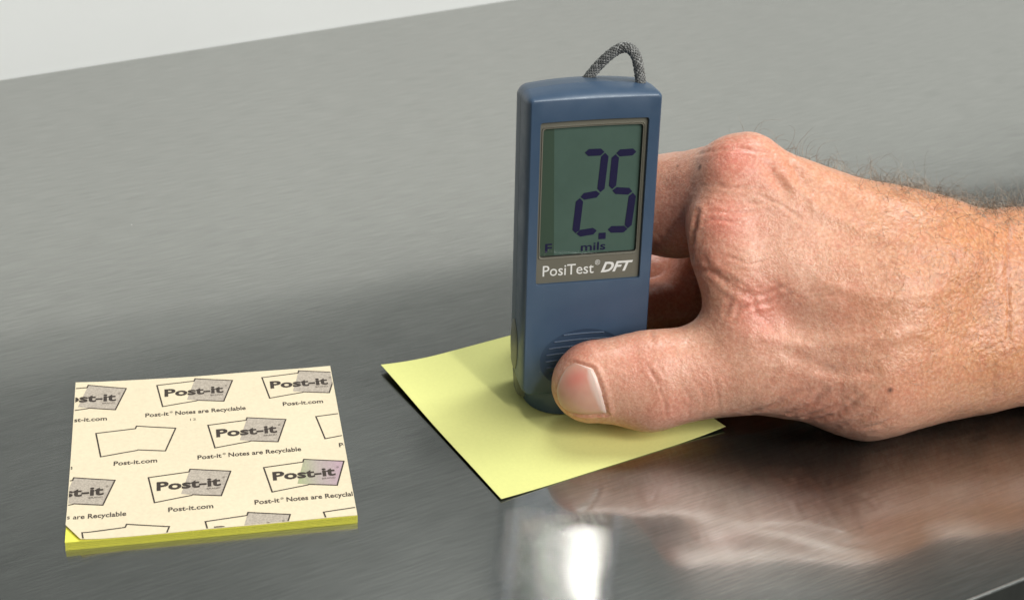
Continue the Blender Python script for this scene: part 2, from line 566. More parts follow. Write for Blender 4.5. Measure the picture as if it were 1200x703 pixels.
def note_pad():
    root = bpy.data.objects.new('note_pad', None)
    COL.objects.link(root)
    root.location = (-147.727 * MM, -40.47 * MM, 0)
    root.rotation_euler.z = -0.011
    tag(root, 'pad of yellow sticky notes under a printed cream cover sheet', 'note pad')
    T = 2.3

    def bow(x, y):     # the pad arches up slightly at its back left corner and left edge
        a = max(0.0, 1 - x / 40) * max(0.0, (y - 30) / 46)
        return 0.9 * a * a + 0.25 * max(0, 1 - x / 25) ** 2

    rnd = random.Random(4)
    # stack of sheets (single sheets far too thin to pick apart)
    v, f = [], []
    n = 22
    N = 12
    for s in range(n):
        z0, z1 = 0.06 + (T - 0.1) * s / n, 0.06 + (T - 0.1) * (s + 0.93) / n
        ox = rnd.uniform(-0.10, 0.10); oy = rnd.uniform(-0.07, 0.07) - 0.35 + 0.3 * (s / n - 0.5)
        b = len(v)
        rim = []
        for i in range(N): rim.append((SZ * i / N, 0))
        for i in range(N): rim.append((SZ, SZ * i / N))
        for i in range(N): rim.append((SZ * (1 - i / N), SZ))
        for i in range(N): rim.append((0, SZ * (1 - i / N)))
        m = len(rim)
        for z in (z0, z1):
            for x, y in rim:
                v.append((x + ox, y + oy, z + bow(x, y) * (z / T)))
        for i in range(m):
            f.append((b + i, b + (i + 1) % m, b + m + (i + 1) % m, b + m + i))
        if s == n - 1:
            b2 = len(v)
            for j in range(N + 1):
                for i in range(N + 1):
                    x, y = SZ * i / N, SZ * j / N
                    v.append((x + ox, y + oy, z1 + bow(x, y)))
            f += grid_quads(N, N, b2)
    st = obj('note_stack', v, f, M_NOTE_EDGE, root, smooth=False)
    st['label'] = 'bright yellow edges of the stacked notes'

    # cover sheet, short of the front edge, with its near left corner torn away
    def front(x):
        return -0.25

    bm = bmesh.new()
    G = 26
    for j in range(G + 1):
        for i in range(G + 1):
            x = SZ * i / G
            y = front(x) + (SZ - front(x)) * j / G
            bm.verts.new((x, y, 0))
    bm.verts.ensure_lookup_table()
    for q in grid_quads(G, G):
        bm.faces.new([bm.verts[i] for i in q])
    bmesh.ops.bisect_plane(bm, geom=bm.verts[:] + bm.edges[:] + bm.faces[:], plane_co=(0, 6.2, 0),
                           plane_no=(-6.2, -3.8, 0), clear_outer=True)

    def zc(x, y):
        d = (6.2 * x + 3.8 * (y - 6.2)) / 7.3        # distance from the torn corner
        lift = 0.55 * max(0, 1 - d / 5.0) ** 2 if x < 25 else 0
        return T + 0.10 + bow(x, y) + lift + 0.05 * math.sin(x * 0.21 + y * 0.13)

    for q in bm.verts:
        q.co.z = zc(q.co.x, q.co.y)
    ge = bmesh.ops.extrude_face_region(bm, geom=bm.faces[:])
    for q in ge['geom']:
        if isinstance(q, bmesh.types.BMVert):
            q.co.z += 0.12
    cover = bm_obj('cover_sheet', bm, M_COVER, root, smooth=True, sharp=40)

    # print
    prints = {}

    def put(key, mat, vs, fs, level):
        b = bmesh.new()
        bv = [b.verts.new((x, y, 0)) for x, y in vs]
        for q in fs:
            try:
                b.faces.new([bv[i] for i in q])
            except ValueError:
                pass
        e = 0.25
        for co, no in (((e, 0, 0), (-1, 0, 0)), ((SZ - e, 0, 0), (1, 0, 0)), ((0, SZ - e, 0), (0, 1, 0)),
                       ((0, -0.1, 0), (0, -1, 0)), ((0, 6.5, 0), (-6.2, -3.8, 0))):
            if b.faces:
                bmesh.ops.bisect_plane(b, geom=b.verts[:] + b.edges[:] + b.faces[:], plane_co=co, plane_no=no, clear_outer=True)
        # follow the sheet's bow: cut long faces
        for gx in range(6, 76, 8):
            if b.faces:
                bmesh.ops.bisect_plane(b, geom=b.verts[:] + b.edges[:] + b.faces[:], plane_co=(gx, 0, 0), plane_no=(1, 0, 0))
        if not b.faces:
            b.free(); return None
        for q in b.verts:
            q.co.z = zc(q.co.x, q.co.y) + 0.12 + level
        bmesh.ops.recalc_face_normals(b, faces=b.faces)
        for q in b.faces:
            if q.normal.z < 0:
                q.normal_flip()
        for q in b.verts:
            q.co *= MM
        me = bpy.data.meshes.new(key)
        b.to_mesh(me); b.free()
        return link(key, me, mat, cover, smooth=False)

    OUT = [(0, 0), (11.0, 1.15), (11.35, 2.45), (22.4, -0.25), (19.4, -11.3), (11.8, -9.75), (11.5, -10.0), (1.6, -11.8)]
    SH = [(11.35, 2.45), (22.4, -0.25), (19.4, -11.3), (11.8, -9.75), (8.7, -8.9)]
    full, hollow = True, False
    com, rec = 'Post-it.com', 'Post-it\u00ae Notes are Recyclable'
    logos = [(-7.6, 72.0, full, com), (23.8, 72.4, full, rec), (55.1, 72.4, full, com),
             (-24.9, 49.0, full, rec), (6.6, 49.0, hollow, com), (38.2, 48.8, full, rec), (69.4, 48.7, hollow, com),
             (-10.1, 25.7, full, rec), (21.3, 25.3, full, com), (52.8, 25.3, full, rec),
             (4.3, 2.6, hollow, None), (36.1, 2.95, full, None), (67.4, 2.3, hollow, None)]
    for i, (ax, ay, isfull, cap) in enumerate(logos):
        mv = lambda vs: [(x + ax, y + ay) for x, y in vs]
        if isfull:
            tint = (i == 9)
            put('logo_panel', M_LOGO_T if tint else M_LOGO, mv(SH), [tuple(range(len(SH)))], 0.03)
            vs, fs = fit_text('Post-it', 2.2, 19.5, -6.45, 3.9, bold=0.034)
            put('logo_lettering', M_INK, mv(vs), fs, 0.10)
            vs, fs = fit_text('BRAND', 15.6, 19.3, -7.95, 0.7)
            put('logo_lettering', M_INK2, mv(vs), fs, 0.11)
            vs, fs = fit_text('\u00ae', 20.0, 20.7, -3.3, 0.8)
            put('logo_lettering', M_INK2, mv(vs), fs, 0.11)
        vs, fs = poly_line(OUT, 0.42)
        put('logo_outline', M_INK, mv(vs), fs, 0.07)
        if cap == com:
            vs, fs = fit_text(com, 5.2, 17.1, -16.6, 2.0, bold=0.018)
            put('caption', M_INK, mv(vs), fs, 0.07)
        elif cap == rec:
            for body, xa, xb, yb, ch in (('Post-it', -3.4, 3.3, -16.7, 2.0), ('\u00ae', 3.6, 4.5, -15.6, 0.9), ('Notes are Recyclable', 5.2, 25.6, -16.8, 2.0)):
                vs, fs = fit_text(body, xa, xb, yb, ch, bold=0.018 if ch > 1 else 0.0)
                put('caption', M_INK, mv(vs), fs, 0.07)
    vs, fs = fit_text('12', 33.2, 34.9, 52.0, 1.0)
    put('caption', M_INK2, vs, fs, 0.07)


note_pad()

# ------------------------------------------------------------------ single note under the gauge


def single_note():
    G = 48
    v, f = [], []

    def z(u, w):          # u along the near right edge, w towards the back
        x, y = u * SZ, w * SZ
        left = max(0.0, 1 - x / 22)
        z = 0.12 + 1.5 * left ** 2 * (0.35 + 0.9 * w ** 2) + 0.15 * math.sin(w * 9) * left
        cr = max(0.0, 1 - (math.hypot(x - SZ, y)) / 20)
        z += 1.0 * cr ** 2
        z += 0.12 * max(0, 1 - y / 8) ** 2
        return z

    for lay in (0, 1):
        for j in range(G + 1):
            for i in range(G + 1):
                u, w = i / G, j / G
                v.append((u * SZ, w * SZ, z(u, w) - (0.1 if lay else 0)))
    f = grid_quads(G, G) + [q[::-1] for q in grid_quads(G, G, (G + 1) ** 2)]
    o = (G + 1) ** 2
    rim = [i for i in range(G)] + [i * (G + 1) + G for i in range(G)] + [G * (G + 1) + G - i for i in range(G)] + [(G - i) * (G + 1) for i in range(G)]
    for a, b in zip(rim, rim[1:] + rim[:1]):
        f.append((a, o + a, o + b, b))
    n = obj('sticky_note', v, f, M_NOTE, sharp=50)
    n.location = (-31.486 * MM, -38.517 * MM, 0)
    n.rotation_euler.z = 0.315
    tag(n, 'single pale yellow sticky note lying flat under the blue gauge', 'sticky note')


single_note()

# ------------------------------------------------------------------ gauge


def rrect(x0, x1, z0, z1, rt, rb, arch=0.0, seg=6, nt=12, sag=0.0):
    """closed outline (x,z), counter-clockwise from the bottom left; the top side arches"""
    pts = []

    def corner(cx, cz, r, a0):
        for i in range(seg + 1):
            a = R(a0 + 90 * i / seg)
            pts.append((cx + r * math.cos(a), cz + r * math.sin(a)))

    def straight(a, b, n):
        for i in range(1, n):
            t = i / n
            pts.append((a[0] + (b[0] - a[0]) * t, a[1] + (b[1] - a[1]) * t))

    corner(x0 + rb, z0 + rb, rb, 180)
    straight((x0 + rb, z0), (x1 - rb, z0), nt)
    corner(x1 - rb, z0 + rb, rb, 270)
    straight((x1, z0 + rb), (x1, z1 - rt), nt)
    corner(x1 - rt, z1 - rt, rt, 0)
    straight((x1 - rt, z1), (x0 + rt, z1), nt)
    corner(x0 + rt, z1 - rt, rt, 90)
    straight((x0, z1 - rt), (x0, z0 + rb), nt)
    xm, hw = (x0 + x1) / 2, (x1 - x0) / 2
    out = []
    for x, z in pts:
        u = (x - xm) / hw
        k = max(0.0, (z - (z1 - 12)) / 12)
        kb = max(0.0, ((z0 + 8) - z) / 8)
        out.append((x, z + arch * (1 - u * u) * k - sag * (1 - u * u) * kb))
    return out


def loft(bm, loops, y_key=True):
    vs = [[bm.verts.new(p) for p in lp] for lp in loops]
    for a, b in zip(vs, vs[1:]):
        n = len(a)
        for i in range(n):
            bm.faces.new((a[i], a[(i + 1) % n], b[(i + 1) % n], b[i]))
    return vs


def lay(y, w, zb, zt, rt, rb, arch, sag, cx=1.0):
    return [(x, y, z) for x, z in rrect(cx - w, cx + w, zb, zt, rt, rb, arch, sag=sag)]


WX0, WX1, WZ0, WZ1 = -14.6, 16.2, 44.0, 93.4      # window opening
GRX, GRZ, GCX, GCZ = 13.0, 9.9, 0.35, 18.9          # thumb grip ellipse


def gauge():
    root = bpy.data.objects.new('thickness_gauge', None)
    COL.objects.link(root)
    root.rotation_euler.x = -0.038
    root.location = (0, 0, 0.00022)
    tag(root, 'blue handheld coating thickness gauge standing upright on the yellow note', 'gauge')
    # ---- front shell
    bm = bmesh.new()
    loops = [lay(0.00, 18.05, 8.6, 99.4, 0.9, 2.2, 0.15, 0.5),
             lay(0.12, 18.25, 8.35, 99.65, 1.0, 2.3, 0.18, 0.5),
             lay(0.45, 18.45, 8.05, 99.85, 1.1, 2.5, 0.22, 0.55),
             lay(2.0, 18.9, 7.1, 100.0, 1.5, 3.9, 0.6, 0.6),
             lay(3.4, 19.05, 6.7, 100.0, 1.8, 4.6, 0.9, 0.6),
             lay(5.5, 19.1, 6.5, 99.9, 2.0, 5.2, 1.2, 0.6),
             lay(9.5, 19.1, 6.4, 99.6, 2.2, 5.6, 1.5, 0.6),
             lay(9.7, 18.9, 6.6, 99.4, 2.2, 5.6, 1.5, 0.6)]
    vs = loft(bm, loops)
    outer = vs[0]
    # front face with the window and grip openings left free
    edges = [bm.edges.get((outer[i], outer[(i + 1) % len(outer)])) for i in range(len(outer))]

    def hole(pts, y):
        hv = [bm.verts.new((x, y, z)) for x, z in pts]
        return hv, [bm.edges.new((hv[i], hv[(i + 1) % len(hv)])) for i in range(len(hv))]

    wpts = rrect(WX0, WX1, WZ0, WZ1, 0.7, 0.7, 0.25, 4, 8)
    wv, we = hole(wpts, 0.0)
    gpts = [(GCX + GRX * math.cos(a), GCZ + GRZ * math.sin(a)) for a in [2 * math.pi * i / 48 for i in range(48)]]
    gv, ge = hole(gpts, 0.0)
    bmesh.ops.triangle_fill(bm, edges=edges + we + ge, use_beauty=True, normal=(0, -1, 0))
    # walls of the window recess
    prev = wv
    for dy, ins in ((0.15, 0.12), (1.6, 0.2)):
        cur = [bm.verts.new((x + (ins if x < 0.8 else -ins), dy, z + (ins if z < 60 else -ins))) for x, z in wpts]
        for i in range(len(wv)):
            bm.faces.new((prev[i], prev[(i + 1) % len(wv)], cur[(i + 1) % len(wv)], cur[i]))
        prev = cur
    bm_obj('front_shell', bm, M_BLUE, root, sharp=28)
    # ---- rear shell
    bm = bmesh.new()
    loops = [lay(9.75, 18.8, 6.7, 99.2, 2.2, 5.6, 1.5, 0.6),
             lay(9.95, 19.05, 6.4, 99.45, 2.3, 5.6, 1.5, 0.6),
             lay(14, 18.9, 6.4, 99.0, 2.4, 5.6, 1.5, 0.6),
             lay(18, 18.4, 6.6, 98.2, 2.8, 4.6, 1.5, 0.6),
             lay(21, 17.4, 7.4, 96.9, 3.2, 5.0, 1.4, 0.6),
             lay(22.6, 16.0, 9.0, 95.2, 3.6, 5.0, 1.3, 0.5),
             lay(23.0, 14.5, 10.5, 94.0, 3.6, 5.0, 1.2, 0.5)]
    vs = loft(bm, loops)
    bm.faces.new(vs[-1])
    bm_obj('rear_shell', bm, M_BACKSHELL, root, sharp=35)
    # ---- dark seam core between the shells
    bm = bmesh.new()
    loops = [lay(9.2, 18.5, 7.2, 98.8, 2.0, 5.6, 1.4, 0.6), lay(10.4, 18.5, 7.2, 98.8, 2.0, 5.6, 1.4, 0.6)]
    vs = loft(bm, loops)
    bm.faces.new(vs[0]); bm.faces.new(vs[-1])
    bm_obj('seam', bm, M_DARKLINE, root)

    # ---- window: bezel plate, lcd, print, clear pane
    def frame_plate(name, o, i, y, mat, parent, thick=None):
        b = bmesh.new()
        ov = [b.verts.new((x, y, z)) for x, z in o]
        iv = [b.verts.new((x, y, z)) for x, z in i]
        n = len(ov)
        for k in range(n):
            b.faces.new((ov[k], ov[(k + 1) % n], iv[(k + 1) % n], iv[k]))
        if thick:
            jv = [b.verts.new((x, y + thick, z)) for x, z in i]
            for k in range(n):
                b.faces.new((iv[k], iv[(k + 1) % n], jv[(k + 1) % n], jv[k]))
        return bm_obj(name, b, mat, parent, sharp=30)

    win = bpy.data.objects.new('display', None)
    COL.objects.link(win)
    win.parent = root
    o = rrect(WX0 - 0.1, WX1 + 0.1, WZ0 - 0.1, WZ1 + 0.1, 0.7, 0.7, 0.25, 4, 8)
    i1 = rrect(WX0 + 1.15, WX1 - 1.35, 52.4, WZ1 - 2.2, 0.9, 0.9, 0.2, 4, 8)
    frame_plate('bezel', o, i1, 0.95, M_BEZEL, win)
    bm = bmesh.new()
    loft(bm, [[(x, 0.955, z) for x, z in i1], [(x, 1.95, z) for x, z in i1]])
    bm_obj('shaded_bezel_wall', bm, M_DARKLINE, win)  # bezel's inner side, coloured dark to stand for recess shade
    # raised inner lip of the bezel
    i0 = rrect(WX0 + 0.65, WX1 - 0.75, 51.7, WZ1 - 1.5, 1.0, 1.0, 0.2, 4, 8)
    bm = bmesh.new()
    lv = loft(bm, [[(x, 0.95, z) for x, z in i0], [(x, 0.72, z) for x, z in rrect(WX0 + 0.8, WX1 - 0.9, 51.9, WZ1 - 1.7, 1.0, 1.0, 0.2, 4, 8)],
                   [(x, 0.95, z) for x, z in rrect(WX0 + 1.05, WX1 - 1.2, 52.2, WZ1 - 2.0, 1.0, 1.0, 0.2, 4, 8)]])
    bm_obj('bezel_lip', bm, M_BEZEL, win)
    lcd = obj('lcd', [(WX0, 1.9, 51), (WX1, 1.9, 51), (WX1, 1.9, 93), (WX0, 1.9, 93)], [(0, 1, 2, 3)], M_LCD, win, smooth=False)

    obj('lcd_side_shade', [(WX0, 1.84, 51), (-9.0, 1.84, 51), (-10.3, 1.84, 93), (WX0, 1.84, 93)], [(0, 1, 2, 3)], M_LCD_SHADE, win, smooth=False)  # dark strip standing for the recess shadow on the LCD's left

    def seg(a, b, w=2.1, hor=False):
        a, b = Vector(a), Vector(b)
        d = (b - a).normalized(); nn = Vector((-d.y, d.x)) * w / 2; e = d * w / 2
        pts = [a, a + e + nn, b - e + nn, b, b - e - nn, a + e - nn]
        vv = [(p.x, 1.78, p.y) for p in pts]
        s_ = obj('segment', vv, [tuple(range(6))[::-1]], M_SEG, lcd, smooth=False)
    # 2
    seg((-1.3, 83.3), (4.3, 83.2)); seg((4.55, 82.9), (3.75, 71.1)); seg((3.6, 70.7), (-2.0, 70.0))
    seg((-2.15, 69.7), (-2.95, 58.9)); seg((-2.7, 58.7), (3.2, 59.3))
    # 5
    seg((13.5, 82.7), (7.7, 82.6)); seg((7.55, 82.3), (7.1, 71.8)); seg((7.2, 71.4), (13.0, 70.7))
    seg((13.2, 70.3), (12.3, 59.3)); seg((12.2, 59.1), (6.4, 59.4))
    obj('segment', [(3.8, 1.78, 56.5), (5.9, 1.78, 56.5), (5.9, 1.78, 58.5), (3.8, 1.78, 58.5)], [(0, 1, 2, 3)], M_SEG, lcd, smooth=False)

    def word(name, body, x0, x1, z0, cap, y, mat, parent, **kw):
        vs, fs = fit_text(body, x0, x1, z0, cap, **kw)
        return obj(name, [(x, y, z) for x, z in vs], fs, mat, parent, smooth=False)

    word('unit_text', 'mils', -1.2, 6.0, 53.2, 2.5, 1.78, M_SEG, lcd, bold=0.012)
    word('mode_letter', 'F', -11.7, -9.7, 53.5, 2.7, 1.78, M_SEG, lcd, bold=0.02)
    word('name_lettering', 'PosiTest', -12.4, 2.6, 46.4, 3.3, 0.915, M_WHITE, win, bold=0.004)
    word('name_lettering', '\u00ae', 2.9, 4.4, 48.9, 1.5, 0.915, M_WHITE, win)
    word('name_lettering', 'DFT', 4.7, 14.2, 46.5, 3.1, 0.915, M_WHITE, win, bold=0.035, shear=0.35)
    y = 1.25
    obj('pane', [(WX0 + 1.1, y, 52.3), (WX1 - 1.3, y, 52.3), (WX1 - 1.3, y, WZ1 - 2.1), (WX0 + 1.1, y, WZ1 - 2.1)],
        [(0, 1, 2, 3)], M_WINDOW, win, smooth=False)

    # ---- dished thumb grip with ridges
    bm = bmesh.new()
    rings = []

    def dish(r):
        return 1.15 * (1 - r ** 2.2) ** 0.8 if r < 1 else 0.0
    for r in (1.0, 0.97, 0.92, 0.8, 0.65, 0.45, 0.2):
        rings.append([bm.verts.new((GCX + GRX * r * math.cos(a), dish(r) + 0.001, GCZ + GRZ * r * math.sin(a)))
                      for a in [2 * math.pi * i / 48 for i in range(48)]])
    for a, b in zip(rings, rings[1:]):
        for i in range(48):
            bm.faces.new((a[i], a[(i + 1) % 48], b[(i + 1) % 48], b[i]))
    bm.faces.new(rings[-1])
    grip = bm_obj('grip', bm, M_BLUE2, root)
    for kz in range(7):
        zc = 27.2 - kz * 2.15
        hw = GRX * math.sqrt(max(0, 1 - ((zc - GCZ) / GRZ) ** 2)) * 0.86
        n = 16
        v, f = [], []
        for i in range(n + 1):
            x = -hw + 2 * hw * i / n
            r = math.hypot(x / GRX, (zc - GCZ) / GRZ)
            yb = dish(min(r, 0.999))
            v += [(GCX + x, yb + 0.1, zc - 0.38), (GCX + x, yb - 0.34, zc + 0.02), (GCX + x, yb - 0.22, zc + 0.20), (GCX + x, yb + 0.1, zc + 0.34)]
        for i in range(n):
            for j in range(3):
                f.append((4 * i + j, 4 * i + j + 1, 4 * (i + 1) + j + 1, 4 * (i + 1) + j))
        obj('ridge', v, f, M_BLUE2, grip, sharp=60)

    # ---- foot the gauge stands on
    def foot_loop(z, hw, ya, yb, rr):
        return [(x, yy, z) for x, yy in rrect(0.35 - hw, 0.35 + hw, ya, yb, 4.0, rr, 0, 8, 6)]
    bm = bmesh.new()
    vs = loft(bm, [foot_loop(0.02, 14.6, 0.5, 20.5, 10.5), foot_loop(0.5, 15.0, 0.0, 21, 11.0), foot_loop(5.5, 15.6, 0.2, 21.5, 11.5), foot_loop(9.0, 16, 1.2, 21.5, 11.5)])
    bm.faces.new(vs[0]); bm.faces.new(vs[-1])
    bm_obj('foot', bm, M_BLUE, root, sharp=40)
    bm = bmesh.new()
    vs = loft(bm, [foot_loop(2.0, 17.0, 9.0, 20, 3.0), foot_loop(8.0, 17.4, 9.0, 20, 3.0)])
    bm.faces.new(vs[0]); bm.faces.new(vs[-1])
    bm_obj('probe_collar', bm, M_GREY_PAD, root, sharp=40)
    # ---- oval pad on the flank
    for sx in (-1,):
        bm = bmesh.new()
        rg = []
        for r, d in ((1.0, -0.25), (1.0, 0.12), (0.93, 0.28), (0.6, 0.36), (0.2, 0.38)):
            rg.append([bm.verts.new((1.0 + sx * (19.1 + d), 10.2 + 4.6 * r * math.cos(a), 20.0 + 8.2 * r * math.sin(a)))
                       for a in [2 * math.pi * i / 32 for i in range(32)]])
        for a, b in zip(rg, rg[1:]):
            for i in range(32):
                bm.faces.new((a[i], a[(i + 1) % 32], b[(i + 1) % 32], b[i]))
        bm.faces.new(rg[-1])
        bm_obj('side_pad', bm, M_GREY_PAD, root, sharp=50)
    # ---- braided wrist cord: a loop over the top
    ctrl = [(0.6, 16.5, 95.5), (2.4, 16.2, 99.6), (6.0, 15.2, 104.6), (9.6, 14.0, 108.2), (12.4, 12.8, 109.3), (14.6, 11.4, 107.2), (15.6, 10.0, 102.2), (16.2, 9.0, 97)]
    P = []
    for i in range(len(ctrl) - 1):
        p0 = Vector(ctrl[max(0, i - 1)]); p1 = Vector(ctrl[i]); p2 = Vector(ctrl[i + 1]); p3 = Vector(ctrl[min(len(ctrl) - 1, i + 2)])
        for s in range(16):
            t = s / 16
            P.append(0.5 * (2 * p1 + (p2 - p0) * t + (2 * p0 - 5 * p1 + 4 * p2 - p3) * t * t + (3 * p1 - p0 - 3 * p2 + p3) * t ** 3))
    P.append(Vector(ctrl[-1]))
    n = len(P)
    frames = []
    up = Vector((0, 1, 0))
    arc = [0]
    for i in range(1, n):
        arc.append(arc[-1] + (P[i] - P[i - 1]).length)
    for i in range(n):
        tg = (P[min(i + 1, n - 1)] - P[max(i - 1, 0)]).normalized()
        a = up.cross(tg).normalized(); b = tg.cross(a).normalized()
        up = b
        frames.append((a, b))
    v, f, cols = [], [], []
    rc = 1.15
    rnd = random.Random(2)

    def tube(path, rad, col):
        b0 = len(v)
        k = 5
        m = len(path)
        for i in range(m):
            tg = (path[min(i + 1, m - 1)] - path[max(i - 1, 0)]).normalized()
            a = tg.orthogonal().normalized() if i == 0 else None
            if a is None:
                a = (tube.a - tg * tube.a.dot(tg)).normalized()
            tube.a = a
            b = tg.cross(a)
            for j in range(k):
                q = 2 * math.pi * j / k
                v.append(tuple(path[i] + (a * math.cos(q) + b * math.sin(q)) * rad))
                cols.append(col)
        for i in range(m - 1):
            for j in range(k):
                f.append((b0 + i * k + j, b0 + i * k + (j + 1) % k, b0 + (i + 1) * k + (j + 1) % k, b0 + (i + 1) * k + j))
    NS = 8
    for d in (-1, 1):
        for s in range(NS):
            path = []
            for i in range(n):
                ph = 2 * math.pi * s / NS + d * arc[i] * 2 * math.pi / 7.5
                rr = rc + 0.17 * d * math.cos(arc[i] * 2 * math.pi / 7.5 * NS + s * math.pi)
                a, b = frames[i]
                path.append(P[i] + (a * math.cos(ph) + b * math.sin(ph)) * rr)
            g = rnd.choice([0.09, 0.12, 0.15, 0.18, 0.26])
            tube(path, 0.31, (g, g, g * 0.97, 1))
    tube(P, 1.0, (0.03, 0.03, 0.03, 1))
    co = obj('wrist_cord', v, f, M_CORD, root)
    ca = co.data.color_attributes.new('Col', 'FLOAT_COLOR', 'POINT')
    ca.data.foreach_set('color', np.array(cols, dtype=np.float32).ravel())


gauge()

# ------------------------------------------------------------------ hand (implicit surface -> mesh)


def cone(p, a, b, ra, rb):
    a = np.array(a, np.float32); b = np.array(b, np.float32)
    d = b - a
    t = np.clip(((p - a) @ d) / np.float32(d @ d), 0, 1)
    q = p - a - t[..., None] * d
    return np.sqrt((q * q).sum(-1)) - (ra + (rb - ra) * t)


def smin(a, b, k):
    h = np.clip(0.5 + 0.5 * (b - a) / k, 0, 1)
    return b + (a - b) * h - k * h * (1 - h)


HAND = [  # (group, a, b, ra, rb, blend)
    # forearm: two bones side by side
    ('arm', (198.2, -4.5, 39.1), (134.8, -5.7, 38.0), 22.1, 18.4, 13),
    ('arm', (203.4, -17.9, 27.2), (140.0, -11.0, 23.0), 22.8, 19.4, 13),
    ('arm', (134.8, -5.7, 38.0), (96.8, -5.4, 45.8), 18.4, 18.5, 13),
    ('arm', (140.0, -11.0, 23.0), (100.0, -12.0, 22.0), 19.4, 19.5, 13),
    # metacarpals
    ('palm', (98.7, -5.7, 46.4), (47.4, 12.7, 69.1), 17.4, 11.6, 13),
    ('palm', (100.8, 4.4, 39.5), (54.0, 31.3, 60.2), 15.6, 10.5, 13),
    ('palm', (103.8, 11.8, 30.4), (66.3, 47.7, 45.2), 14.8, 10.1, 13),
    ('palm', (106.0, 12.0, 22.0), (81.7, 65.2, 25.4), 15.0, 10.0, 13),
    # flesh between thumb and index
    ('web', (83.7, -12.5, 38.1), (44.0, 5.4, 56.3), 17.6, 11.6, 13),
    ('web', (82.9, -14.0, 33.7), (45.3, -5.8, 46.7), 16.7, 8.7, 13),
    ('web', (38.8, 1.8, 57.6), (42.8, -11.5, 37.0), 7.6, 9.3, 7),
    # extensor tendon and knuckle of the index finger
    ('palm', (88.0, -6.5, 60.6), (50.2, 11.4, 76.2), 3.9, 3.2, 5),
    ('palm', (50.3, 13.4, 74.3), (45.3, 13.4, 72.5), 7.1, 7.5, 5),
    # ball of the thumb and lower wrist
    ('then', (62.0, -17.5, 20.5), (80.0, -20.0, 19.0), 13.5, 16.4, 13),
    ('then', (80.0, -20.0, 19.0), (112.0, -14.5, 22.0), 16.4, 18.6, 13),
]
FINGERS = [
    [(46.9, 13.2, 68.3, 11.4), (35, 29.8, 52.6, 15.4), (17, 41.5, 47.5, 13.0), (5, 38, 38, 9.0), (4, 34, 27, 8.0)],
    [(54, 31, 57, 12.0), (61, 51, 35, 12.5), (44, 42, 11.5, 9.3), (17, 35.5, 12, 8.5), (7, 34, 14, 7.5)],
    [(66, 47, 44, 10.5), (63, 62, 30, 11.0), (49, 57, 19, 11.0), (32, 52, 15, 9.5), (22, 47, 13, 8.0)],
    [(79, 57, 29, 10.0), (85, 67, 14, 9.0), (70, 64, 9.0, 7.6), (58, 61, 8.5, 6.8)],
]
THUMB = [((84, -13, 26), (47, -14, 22.5), 17.0, 13.0), ((47, -13, 25), (17, -11.5, 21.5), 11.8, 9.8), ((47, -15, 20), (17, -13, 14.6), 12.0, 10.6),
         ((17, -11.5, 21.8), (1.0, -10.0, 21.6), 9.9, 8.8), ((17, -13, 14.6), (1.0, -11.0, 15.0), 10.6, 8.6), ((8, -11, 18), (-2.0, -10, 17.0), 9.5, 9.0)]


def hand_sdf(p):
    p = np.asarray(p, np.float32)
    d = None
    for g, a, b, ra, rb, k in HAND:
        s = cone(p, a, b, ra, rb)
        d = s if d is None else smin(d, s, k)
    th = None
    for a, b, ra, rb in THUMB:
        s = cone(p, a, b, ra, rb)
        th = s if th is None else smin(th, s, 5.0)
    d = smin(d, th, 9.0)
    fi = None
    for ch in FINGERS:
        c = None
        for u, w in zip(ch, ch[1:]):
            s = cone(p, u[:3], w[:3], u[3], w[3])
            c = s if c is None else smin(c, s, 3.0)
        fi = c if fi is None else smin(fi, c, 1.2)
    d = smin(d, fi, 2.6)
    return d


